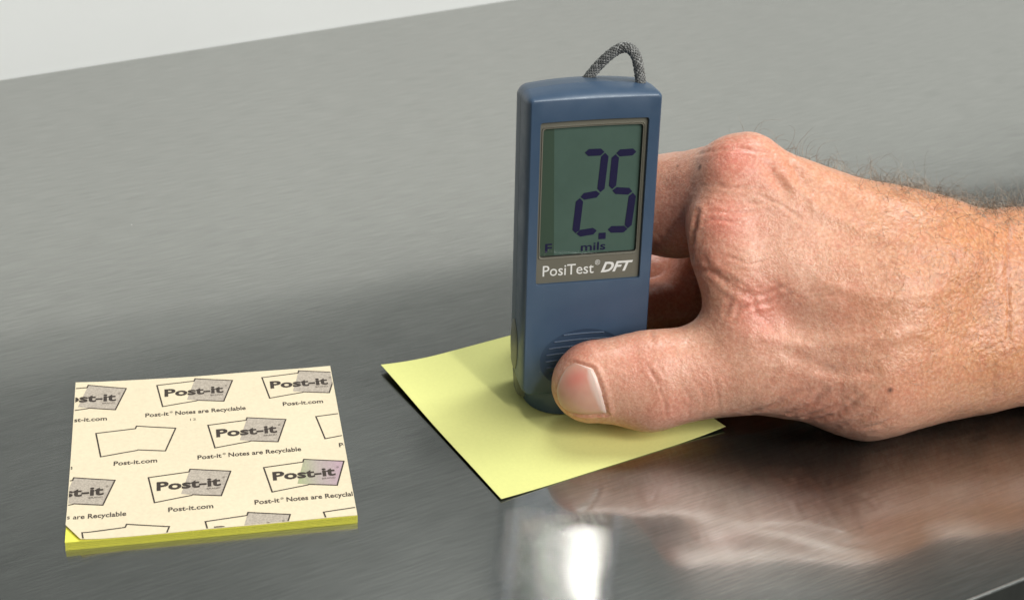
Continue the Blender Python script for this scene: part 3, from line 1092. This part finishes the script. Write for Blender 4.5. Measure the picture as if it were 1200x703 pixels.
def surface_nets(fn, lo, hi, h):
    n = [int(math.ceil((hi[i] - lo[i]) / h)) + 1 for i in range(3)]
    ax = [np.linspace(lo[i], lo[i] + (n[i] - 1) * h, n[i], dtype=np.float32) for i in range(3)]
    D = np.empty(n, np.float32)
    Y, Z = np.meshgrid(ax[1], ax[2], indexing='ij')
    B = 16
    for i in range(0, n[0], B):
        xs = ax[0][i:i + B]
        p = np.empty((len(xs), n[1], n[2], 3), np.float32)
        p[..., 0] = xs[:, None, None]; p[..., 1] = Y; p[..., 2] = Z
        D[i:i + B] = fn(p.reshape(-1, 3)).reshape(len(xs), n[1], n[2])
    I = D < 0
    cell_any = np.zeros([k - 1 for k in n], np.int8)
    for a in (0, 1):
        for b in (0, 1):
            for c in (0, 1):
                cell_any += I[a:n[0] - 1 + a, b:n[1] - 1 + b, c:n[2] - 1 + c]
    act = (cell_any > 0) & (cell_any < 8)
    idx = -np.ones(act.shape, np.int64)
    cells = np.argwhere(act)
    idx[act] = np.arange(len(cells))
    pos = np.zeros((len(cells), 3)); cnt = np.zeros(len(cells))
    corners = [(a, b, c) for a in (0, 1) for b in (0, 1) for c in (0, 1)]
    for a in range(8):
        for b in range(a + 1, 8):
            ca, cb = np.array(corners[a]), np.array(corners[b])
            if np.abs(ca - cb).sum() != 1:
                continue
            da = D[tuple((cells + ca).T)]; db = D[tuple((cells + cb).T)]
            m = (da < 0) != (db < 0)
            t = np.where(m, da / np.where(m, da - db, 1), 0)
            pos += np.where(m[:, None], ca + t[:, None] * (cb - ca), 0)
            cnt += m
    verts = (cells + pos / cnt[:, None]) * h + np.array(lo)
    faces = []
    for axn in range(3):
        u, w = (axn + 1) % 3, (axn + 2) % 3
        sl0 = [slice(None)] * 3; sl1 = [slice(None)] * 3
        sl0[axn] = slice(0, n[axn] - 1); sl1[axn] = slice(1, n[axn])
        A, Bq = I[tuple(sl0)], I[tuple(sl1)]
        e = np.argwhere(A != Bq)
        ok = (e[:, u] > 0) & (e[:, w] > 0) & (e[:, u] < n[u] - 1) & (e[:, w] < n[w] - 1)
        e = e[ok]
        ins = A[tuple(e.T)]
        q = []
        for du, dw in ((-1, -1), (0, -1), (0, 0), (-1, 0)):
            c = e.copy(); c[:, u] += du; c[:, w] += dw
            q.append(idx[tuple(c.T)])
        q = np.stack(q, 1)
        q[~ins] = q[~ins][:, ::-1]
        faces.append(q)
    return verts, np.concatenate(faces)


def grad(fn, p, e=0.25):
    g = np.empty(p.shape, np.float32)
    for i in range(3):
        d = np.zeros(3, np.float32); d[i] = e
        g[:, i] = (fn(p + d) - fn(p - d)) / (2 * e)
    return g


def project(fn, p, it=3):
    p = p.astype(np.float32)
    for _ in range(it):
        g = grad(fn, p)
        p = p - (fn(p) / np.maximum((g * g).sum(-1), 0.2))[:, None] * g
    return p


def subdivide(v, f):
    e = np.concatenate([f[:, [i, (i + 1) % 4]] for i in range(4)])
    es = np.sort(e, 1)
    uq, inv = np.unique(es, axis=0, return_inverse=True)
    inv = inv.reshape(-1)
    nv, nf = len(v), len(f)
    ev = v[uq].mean(1)
    fv = v[f].mean(1)
    ei = [nv + inv[i * nf:(i + 1) * nf] for i in range(4)]
    fi = nv + len(uq) + np.arange(nf)
    q = [np.stack([f[:, i], ei[i], fi, ei[(i + 3) % 4]], 1) for i in range(4)]
    return np.concatenate([v, ev, fv]), np.concatenate(q)


# creases: depth, half width, redness, path on the skin
CREASES = [
    (0.38, 0.7, 0.5, [(13.3, -19.6, 28.5), (14.0, -20.6, 27.5), (14.7, -21.5, 26.4), (15.6, -22.6, 24.6), (16.5, -23.5, 22.7), (17.1, -24.2, 20.7), (17.8, -24.7, 18.6), (18.3, -25.0, 16.0), (19.0, -24.8, 13.1)]),
    (0.2, 0.6, 0.2, [(15.6, -21.4, 26.8), (16.6, -22.6, 25.0), (17.6, -23.5, 23.1), (18.4, -24.2, 21.1), (19.2, -24.7, 18.9)]),
    (0.5, 0.9, 0.3, [(17.3, -8.8, 32.5), (16.9, -11.2, 32.8), (16.7, -12.9, 32.7), (16.5, -14.0, 32.5), (16.4, -15.0, 32.2)]),
    (0.9, 1.3, 0.8, [(31.9, 1.8, 63.9), (31.1, 0.5, 61.9), (30.6, -0.2, 59.6), (30.3, -0.5, 57.7), (30.2, -0.5, 55.5), (30.4, -1.1, 53.3), (30.6, -1.5, 50.9)]),
    (0.3, 0.8, 0.35, [(31.2, -0.6, 61.1), (32.5, -1.9, 62.5), (34.0, -2.7, 63.7), (35.9, -3.9, 64.2), (37.8, -4.8, 64.5), (39.9, -5.7, 64.2), (42.0, -6.3, 63.7)]),
    (0.25, 0.8, 0.25, [(31.8, 1.0, 63.3), (33.5, -0.4, 64.8), (35.4, -1.3, 66.0), (38.4, -3.3, 66.3), (41.8, -4.3, 66.1), (44.4, -4.3, 66.4), (46.9, -4.5, 66.7)]),
    (0.55, 1.2, 0.5, [(31.1, -3.5, 48.2), (32.2, -7.8, 50.1), (33.9, -10.3, 51.0), (35.6, -12.3, 50.7), (37.4, -14.0, 50.2), (38.8, -15.2, 49.2), (40.2, -16.3, 48.1), (42.0, -17.3, 46.9), (43.9, -18.1, 45.7)]),
    (0.55, 1.0, 0.45, [(40.7, -16.5, 48.2), (42.9, -17.2, 47.4), (45.0, -17.8, 46.7), (47.5, -17.9, 47.5), (49.9, -18.2, 48.3), (51.2, -18.3, 49.2), (52.4, -18.5, 50.2)]),
    (0.5, 0.9, 0.4, [(44.4, -18.6, 44.6), (46.6, -18.6, 45.1), (48.8, -18.7, 45.6), (51.4, -19.2, 46.6), (53.9, -19.9, 47.7)]),
    (0.55, 1.0, 0.5, [(37.7, -19.3, 40.0), (39.1, -18.9, 41.8), (40.6, -18.4, 43.6), (42.3, -18.5, 44.2), (44.1, -18.5, 44.6)]),
    (0.5, 1.0, 0.4, [(36.6, -17.3, 41.4), (37.1, -16.8, 43.0), (37.7, -16.4, 44.6), (38.9, -16.6, 45.9), (40.2, -16.7, 47.1)]),
    (0.35, 1.0, 0.5, [(43.3, -18.2, 45.1), (43.8, -19.0, 43.7), (44.2, -19.9, 42.3), (45.8, -20.5, 41.2), (47.5, -21.1, 40.1), (48.5, -21.8, 39.2), (49.5, -22.5, 38.2)]),
    (0.4, 1.4, 0.2, [(32.1, -6.2, 53.9), (32.8, -8.0, 52.6), (33.5, -9.7, 51.3), (35.5, -12.6, 49.9), (37.8, -15.1, 48.3)]),
    (0.55, 1.5, 0.3, [(44.2, -25.1, 12.3), (46.3, -26.7, 14.0), (48.5, -28.0, 15.4), (50.3, -29.2, 17.8), (52.3, -30.1, 19.9), (54.6, -30.9, 21.6), (57.0, -31.6, 23.2)]),
    (0.75, 1.5, 0.4, [(52.4, -25.7, 10.7), (54.3, -28.4, 13.1), (56.5, -30.2, 14.9), (57.8, -31.4, 17.0), (59.3, -32.2, 18.8), (60.4, -32.8, 20.8), (61.5, -33.2, 22.7)]),
    (0.7, 1.5, 0.4, [(61.0, -28.7, 9.9), (62.6, -31.3, 12.1), (64.2, -33.2, 14.0), (65.9, -34.8, 15.7), (67.2, -35.9, 17.8), (68.7, -36.8, 19.6), (69.7, -37.3, 21.3), (70.9, -37.7, 22.8)]),
    (0.4, 1.7, 0.2, [(66.5, -29.6, 7.0), (68.2, -33.9, 10.5), (70.8, -36.4, 12.8), (72.4, -37.9, 15.4), (74.2, -38.9, 17.6), (75.3, -39.4, 19.2), (76.5, -39.7, 20.7)]),
    (0.3, 1.5, 0.2, [(42.6, -27.7, 18.7), (44.2, -28.3, 21.0), (45.9, -28.7, 23.1), (47.6, -28.5, 26.2), (49.5, -28.0, 29.1)]),
    (0.25, 1.2, 0.15, [(72.8, -36.8, 11.7), (75.2, -38.1, 12.9), (77.8, -39.1, 13.8), (79.6, -39.7, 15.5), (81.6, -39.9, 16.9)]),
    (0.35, 0.9, 0.35, [(35.7, 20.5, 73.4), (36.9, 15.4, 76.2), (38.6, 11.6, 78.4), (40.9, 9.9, 79.7), (43.6, 9.1, 80.6), (46.4, 7.6, 80.6), (49.4, 6.7, 80.3), (52.3, 6.2, 79.6), (55.4, 6.0, 78.7)]),
    (0.7, 2.0, 0.15, [(59.3, 4.0, 76.9), (60.4, 1.9, 75.5), (61.6, -0.1, 74.0), (62.2, -1.7, 72.7), (62.7, -3.2, 71.3)]),
    (0.45, 2.2, 0.15, [(51.9, 2.6, 76.2), (52.8, 1.1, 74.8), (53.7, -0.5, 73.4), (54.7, -1.8, 72.1), (55.7, -3.1, 70.9)]),
    (0.7, 0.8, 0.6, [(122.2, -11.6, 59.6), (120.6, -15.4, 58.0), (119.5, -18.4, 56.1), (118.9, -20.4, 54.1), (118.5, -22.1, 52.0), (117.9, -24.1, 49.0), (117.4, -26.0, 45.9), (117.4, -27.4, 43.6), (117.4, -28.9, 41.3), (116.9, -31.2, 37.5), (116.5, -33.2, 33.4)]),
    (0.3, 0.7, 0.3, [(112.1, -34.3, 30.3), (112.2, -35.1, 27.6), (112.4, -35.5, 24.6), (113.1, -35.5, 20.8), (114.4, -34.7, 16.3)]),
    (-0.5, 2.6, 0, [(55.7, 2.0, 75.6), (60.2, -2.9, 71.6), (64.7, -7.5, 67.5), (70.2, -10.4, 65.1), (75.6, -13.7, 63.0), (83.1, -17.6, 61.7), (90.8, -21.3, 60.3)]),
    (-0.55, 3.2, 0, [(43.7, -22.7, 37.1), (50.2, -24.4, 35.7), (56.4, -26.8, 34.7), (64.1, -29.5, 36.0), (71.6, -32.4, 37.4), (80.6, -34.2, 40.0), (91.0, -33.5, 41.0)]),
    (-0.3, 2.2, 0, [(61.5, -21.0, 51.7), (67.0, -23.6, 50.6), (72.4, -26.2, 49.5), (77.9, -28.2, 49.5), (83.6, -29.9, 49.3), (90.0, -29.7, 49.9), (97.0, -28.4, 50.0)]),
    (0.35, 2.4, 0.05, [(52.8, -27.1, 32.4), (58.3, -29.7, 31.1), (63.7, -32.5, 29.8), (68.6, -34.4, 30.8), (73.4, -36.1, 31.7)]),
    (0.18, 0.7, 0.1, [(36.0, -9.8, 55.9), (39.7, -12.1, 55.5), (43.6, -13.8, 54.7), (47.9, -13.8, 55.7), (52.0, -14.2, 56.9)]),
    (0.18, 0.7, 0.1, [(36.6, -13.6, 49.7), (40.9, -15.9, 49.5), (45.6, -17.1, 48.7), (50.3, -17.5, 50.7), (54.9, -18.0, 52.8)]),
    (0.16, 0.7, 0.1, [(49.2, -17.1, 50.6), (53.0, -19.3, 48.7), (56.9, -21.4, 46.8), (61.8, -23.1, 48.0), (66.8, -24.5, 49.0)]),
    (0.2, 0.8, 0.1, [(46.2, -1.2, 71.1), (50.1, -3.1, 69.7), (54.0, -5.0, 68.3), (57.2, -7.3, 66.3), (60.4, -9.7, 64.3)]),
    (0.2, 0.7, 0.12, [(35.9, 6.0, 71.0), (39.0, 2.3, 71.6), (42.7, 0.0, 71.5), (46.9, -0.8, 71.9), (51.1, -1.3, 72.1)]),
    (0.18, 0.7, 0.1, [(33.5, 5.4, 66.9), (36.8, 0.2, 68.1), (41.0, -2.4, 68.0), (46.4, -3.2, 68.3), (51.7, -4.2, 68.7)]),
    (0.22, 0.6, 0.12, [(23.3, -23.5, 23.1), (24.3, -24.3, 20.7), (25.4, -24.7, 18.0), (25.4, -24.6, 14.7), (26.0, -23.2, 10.5)]),
    (0.2, 0.6, 0.1, [(26.9, -23.6, 24.3), (28.0, -24.5, 21.9), (29.2, -25.1, 19.3), (29.3, -25.1, 15.9), (29.8, -23.7, 11.6)]),
    (0.18, 0.6, 0.1, [(31.7, -24.0, 25.5), (32.5, -25.0, 23.2), (33.4, -25.7, 20.6), (33.8, -25.7, 17.2), (34.6, -24.5, 12.8)]),
    (0.2, 0.6, 0.1, [(19.3, -13.1, 32.8), (20.5, -15.7, 32.2), (21.9, -17.7, 31.1), (22.6, -19.8, 29.4), (23.6, -21.4, 27.5)]),
    (0.35, 0.9, 0.2, [(26.8, 18.9, 46.6), (29.0, 19.1, 44.5)]),
    (0.3, 0.9, 0.2, [(26.7, 16.8, 52.5), (28.5, 15.9, 50.9), (30.5, 15.6, 49.1), (33.2, 16.0, 46.8)]),
]

NAIL_ROOT = [(-6.4, -13.2, 27.0), (-1.4, -17.1, 26.8), (-0.5, -18.4, 25.0), (0.7, -20.6, 20.9), (2.6, -20.9, 13.6)]
NAIL_TIP = [(-7.0, -13.0, 26.2), (-9.7, -13.2, 22.6), (-10.7, -13.4, 18.2), (-10.0, -14.4, 14.4), (-7.6, -17.0, 12.9)]
PINK = [((43.2, 6.5, 78.0), 9, 0.95), ((50, 8, 74), 9, 0.6), ((37.5, -4.5, 64.5), 8, 0.9), ((45, -4, 62), 7, 0.5), ((12, -18, 28), 9, 0.45), ((-4, -8, 28), 8, 0.6),
        ((45.4, -19.1, 43.8), 9, 0.8), ((20, -25, 15), 8, 0.5), ((34, -7, 54), 9, 0.55), ((32, 16, 58), 16, 0.45), ((10, -15, 8), 10, 0.55), ((36, 45, 12), 30, 0.6),
        ((62, -32, 14), 14, 0.4), ((-6, -17, 12), 6, 0.3), ((85, -38, 24), 9, 0.35), ((70, -30, 48), 9, 0.3), ((30, -24, 24), 7, 0.3)]
MOLES = [((31.4, 21.3, 69.9), 0.42), ((35.1, 12.2, 73.3), 0.75), ((78.8, -39.6, 25.7), 0.75)]


def path_dist(p, path):
    """distance of points to a poly-line"""
    d = np.full(len(p), 1e9)
    path = np.array(path, float)
    for a, b in zip(path, path[1:]):
        e = b - a
        t = np.clip(((p - a) @ e) / (e @ e), 0, 1)
        q = p - a - t[:, None] * e
        d = np.minimum(d, np.sqrt((q * q).sum(-1)))
    return d


def lerp_path(path, t):
    path = np.array(path, float)
    x = np.linspace(0, 1, len(path))
    return np.stack([np.interp(t, x, path[:, i]) for i in range(3)], -1)


def vnoise(p, s, seed=0.0):
    return np.array([mnoise.noise(Vector((x * s + seed, y * s, z * s))) for x, y, z in p], np.float32)


def nail_grid(na=22, nb=26):
    A, B = np.meshgrid(np.linspace(0, 1, na), np.linspace(0, 1, nb), indexing='ij')
    a, b = A.ravel(), B.ravel()
    r, t = lerp_path(NAIL_ROOT, b), lerp_path(NAIL_TIP, b)
    # round both ends a little
    p = r + (t - r) * a[:, None]
    p = project(hand_sdf, p, 4)
    return p, a, b, na, nb


def wrinkle_family():
    """every crease plus finer ones running beside and across it"""
    r = random.Random(5)
    out = []
    for depth, w, rd, path in CREASES:
        out.append((depth * 0.6, w * 0.85, rd * 0.5, path))
        P = [Vector(p) for p in path]
        for c in range(3 if depth > 0 else 0):
            a = r.randint(0, max(0, len(P) // 3)); b = len(P) - r.randint(0, len(P) // 3)
            if b - a < 3:
                continue
            off = Vector((r.uniform(-1, 1), r.uniform(-1, 1), r.uniform(-1, 1))).normalized() * r.uniform(1.4, 4.2)
            tw = Vector((r.uniform(-1, 1), r.uniform(-1, 1), r.uniform(-1, 1))) * 0.25
            q = project(hand_sdf, np.array([p + off + tw * k for k, p in enumerate(P[a:b])], np.float32), 3)
            out.append((depth * r.uniform(0.15, 0.35), w * 0.6, rd * 0.12, [tuple(t) for t in q]))
    return out


def build_hand():
    v, f = surface_nets(hand_sdf, (-24, -50, -2), (200, 92, 92), 1.1)
    v = project(hand_sdf, v, 2)
    v, f = subdivide(v, f)
    v = project(hand_sdf, v, 2)
    n = grad(hand_sdf, v)
    n /= np.linalg.norm(n, axis=1, keepdims=True) + 1e-6
    disp = np.zeros(len(v)); red = np.zeros(len(v))
    wob = vnoise(v, 0.55) * 0.55
    for depth, w, rd, path in wrinkle_family():
        P = np.array(path)
        m = np.all((v > P.min(0) - 9) & (v < P.max(0) + 9), axis=1)
        i = np.where(m)[0]
        d = path_dist(v[i], path) + wob[i] * min(1.0, w)
        d = np.abs(d)
        # ease out at both ends
        e0 = np.linalg.norm(v[i] - P[0], axis=1); e1 = np.linalg.norm(v[i] - P[-1], axis=1)
        ease = np.clip(np.minimum(e0, e1) / 3.0 + 0.25, 0, 1)
        disp[i] += ease * (-depth * np.exp(-(d / (0.75 * w)) ** 2) + 0.3 * depth * np.exp(-((d - 1.9 * w) / w) ** 2))
        red[i] = np.maximum(red[i], ease * rd * np.exp(-(d / (0.8 * w)) ** 2))
    # soft unevenness everywhere
    disp += 0.22 * vnoise(v, 0.13, 3.0) + 0.10 * vnoise(v, 0.42, 9.0)
    # nail bed and the folds round it
    gp, ga, gb, na, nb = nail_grid()
    c = gp.mean(0)
    i = np.where(np.linalg.norm(v - c, axis=1) < 18)[0]
    dn = np.full(len(i), 1e9)
    arg = np.zeros(len(i), int)
    for s in range(0, len(gp)):
        dd = ((v[i] - gp[s]) ** 2).sum(1)
        k = dd < dn
        dn[k] = dd[k]; arg[k] = s
    dn = np.sqrt(dn)
    tipside = np.clip((ga[arg] - 0.8) / 0.2, 0, 1)
    edge = np.minimum(np.minimum(gb[arg], 1 - gb[arg]) * 4, np.minimum(ga[arg], 1 - ga[arg]) * 4).clip(0, 1)
    inside = dn < 0.55
    disp[i] = np.where(inside, -0.25 * np.minimum(1, edge * 2) - 0.03, disp[i] + (0.30 - 0.2 * tipside) * np.exp(-((dn - 1.15) / 0.75) ** 2))
    red[i] = np.maximum(red[i], 0.35 * np.exp(-((dn - 0.6) / 0.5) ** 2) * (1 - tipside))
    v0 = v.copy()
    v = v + n * disp[:, None].astype(np.float32)
    v[:, 2] = np.maximum(v[:, 2], 0.3)
    tone = np.zeros((len(v), 4), np.float32)
    for q, r, w in PINK:
        tone[:, 0] = np.maximum(tone[:, 0], w * np.exp(-(((v0 - np.array(q)) / r) ** 2).sum(1)))
    tan = np.clip((v0[:, 0] - 62 + 0.25 * (v0[:, 2] - 30)) / 45, 0, 1)
    tone[:, 1] = tan * np.clip(0.45 + 0.022 * (v0[:, 2] - 8), 0.25, 1)
    tone[:, 2] = red
    tone[:, 3] = 0
    for q, r in MOLES:
        d = np.linalg.norm(v0 - np.array(q), axis=1)
        tone[:, 3] = np.maximum(tone[:, 3], np.clip(1.4 - d / r, 0, 1))
    me = bpy.data.meshes.new('hand')
    me.vertices.add(len(v)); me.vertices.foreach_set('co', (v * MM).astype(np.float32).ravel())
    me.loops.add(f.size); me.loops.foreach_set('vertex_index', f.astype(np.int32).ravel())
    me.polygons.add(len(f)); me.polygons.foreach_set('loop_start', np.arange(0, f.size, 4, dtype=np.int32))
    me.update(calc_edges=True)
    me.validate()
    at = me.color_attributes.new('Tone', 'FLOAT_COLOR', 'POINT')
    at.data.foreach_set('color', tone.ravel())
    h = link('hand', me, M_SKIN)
    tag(h, 'bare right hand pinching the blue gauge between thumb and curled fingers', 'hand')

    # ---- nail plate
    gn = grad(hand_sdf, gp.astype(np.float32)); gn /= np.linalg.norm(gn, axis=1, keepdims=True)
    eb = np.minimum(gb, 1 - gb); ea = np.minimum(ga, (1 - ga))
    lift = 0.34 * np.clip(eb / 0.12, 0, 1) ** 0.5 * np.clip(ga / 0.06, 0, 1) ** 0.5 + 0.02
    lift = np.where(eb < 0.01, -0.25, lift)
    lift = np.where(ga < 0.01, -0.2, lift)
    lift = np.where(ga > 0.99, -0.15, lift)
    nv = gp + gn * lift[:, None]
    nf = [(i * nb + j, i * nb + j + 1, (i + 1) * nb + j + 1, (i + 1) * nb + j) for i in range(na - 1) for j in range(nb - 1)]
    nail = obj('fingernail', [tuple(float(c_) for c_ in q) for q in nv], [q[::-1] for q in nf], M_NAIL, h)
    col = np.zeros((len(gp), 4), np.float32); col[:, 3] = 1
    col[:, 0] = 0.75 * np.exp(-(((ga - 0.45) / 0.32) ** 2 + ((gb - 0.40) / 0.2) ** 2))
    lun = np.clip((0.22 * (1 - (2 * gb - 1.1) ** 2 * 0.5) - ga) / 0.05, 0, 1)
    col[:, 1] = np.maximum(0.9 * lun, np.clip((ga - 0.88) / 0.05, 0, 1) * 0.8)
    ca = nail.data.color_attributes.new('Tone', 'FLOAT_COLOR', 'POINT')
    ca.data.foreach_set('color', col.ravel())

    # ---- hair on the wrist and the back of the hand
    rng = np.random.default_rng(11)
    x, y, z = v.T
    dorsal = n @ np.array([0.0, 0.55, 0.83])
    dens = np.clip((x - 50) / 45, 0, 1) * np.clip((dorsal - 0.35) / 0.55, 0, 1) ** 1.3 * (x < 175)
    dens *= 0.35 + 0.65 * np.clip((x - 85) / 30, 0, 1)
    flat = np.clip((x - 72) / 35, 0, 1) * np.clip((dorsal + 0.55) / 0.5, 0, 1) * 0.16 * (z > 12) * (x < 165) * (y < 10)
    hv, hf = [], []

    def strand(root, d0, nn, length, curl, rad, seg=9, lie=0.0):
        p = np.array(root, float); d = np.array(d0, float)
        ax = rng.normal(size=3); ax /= np.linalg.norm(ax)
        b0 = len(hv)
        for s in range(seg + 1):
            t = s / seg
            a = np.cross(d, [0.3, 0.5, 0.8]); a /= np.linalg.norm(a) + 1e-6
            b = np.cross(d, a)
            r = rad * (1 - 0.75 * t)
            for k in range(3):
                q = 2 * math.pi * k / 3
                hv.append(tuple(p + (a * math.cos(q) + b * math.sin(q)) * r))
            if s < seg:
                d = d + np.cross(ax, d) * curl / seg + rng.normal(size=3) * 0.10 - nn * lie / seg
                d /= np.linalg.norm(d)
                p = p + d * length / seg
        for s in range(seg):
            for k in range(3):
                hf.append((b0 + 3 * s + k, b0 + 3 * s + (k + 1) % 3, b0 + 3 * (s + 1) + (k + 1) % 3, b0 + 3 * (s + 1) + k))

    for cnt, w, kind in ((2200, dens, 0), (1300, flat, 1)):
        pr = w / w.sum()
        for i in rng.choice(len(v), cnt, p=pr, replace=False):
            nn = n[i].astype(float)
            t = rng.normal(size=3) + np.array([-0.9, 0.3, 0.25]) * (1.0 if kind else 0.4)
            t -= nn * (t @ nn); t /= np.linalg.norm(t)
            if kind == 0:
                strand(v[i], nn * 0.75 + t * 0.75, nn, rng.uniform(4, 14.0), rng.uniform(0.6, 4.2), rng.uniform(0.045, 0.07), seg=11, lie=0.5)
            else:
                strand(v[i] - nn * 0.05, nn * 0.32 + t, nn, rng.uniform(3, 6.5), rng.uniform(-0.6, 1.6), rng.uniform(0.024, 0.04), seg=6, lie=0.45)
    hr = obj('arm_hair', hv, hf, M_HAIR, h)
    hr['kind'] = 'stuff'
    return h


build_hand()
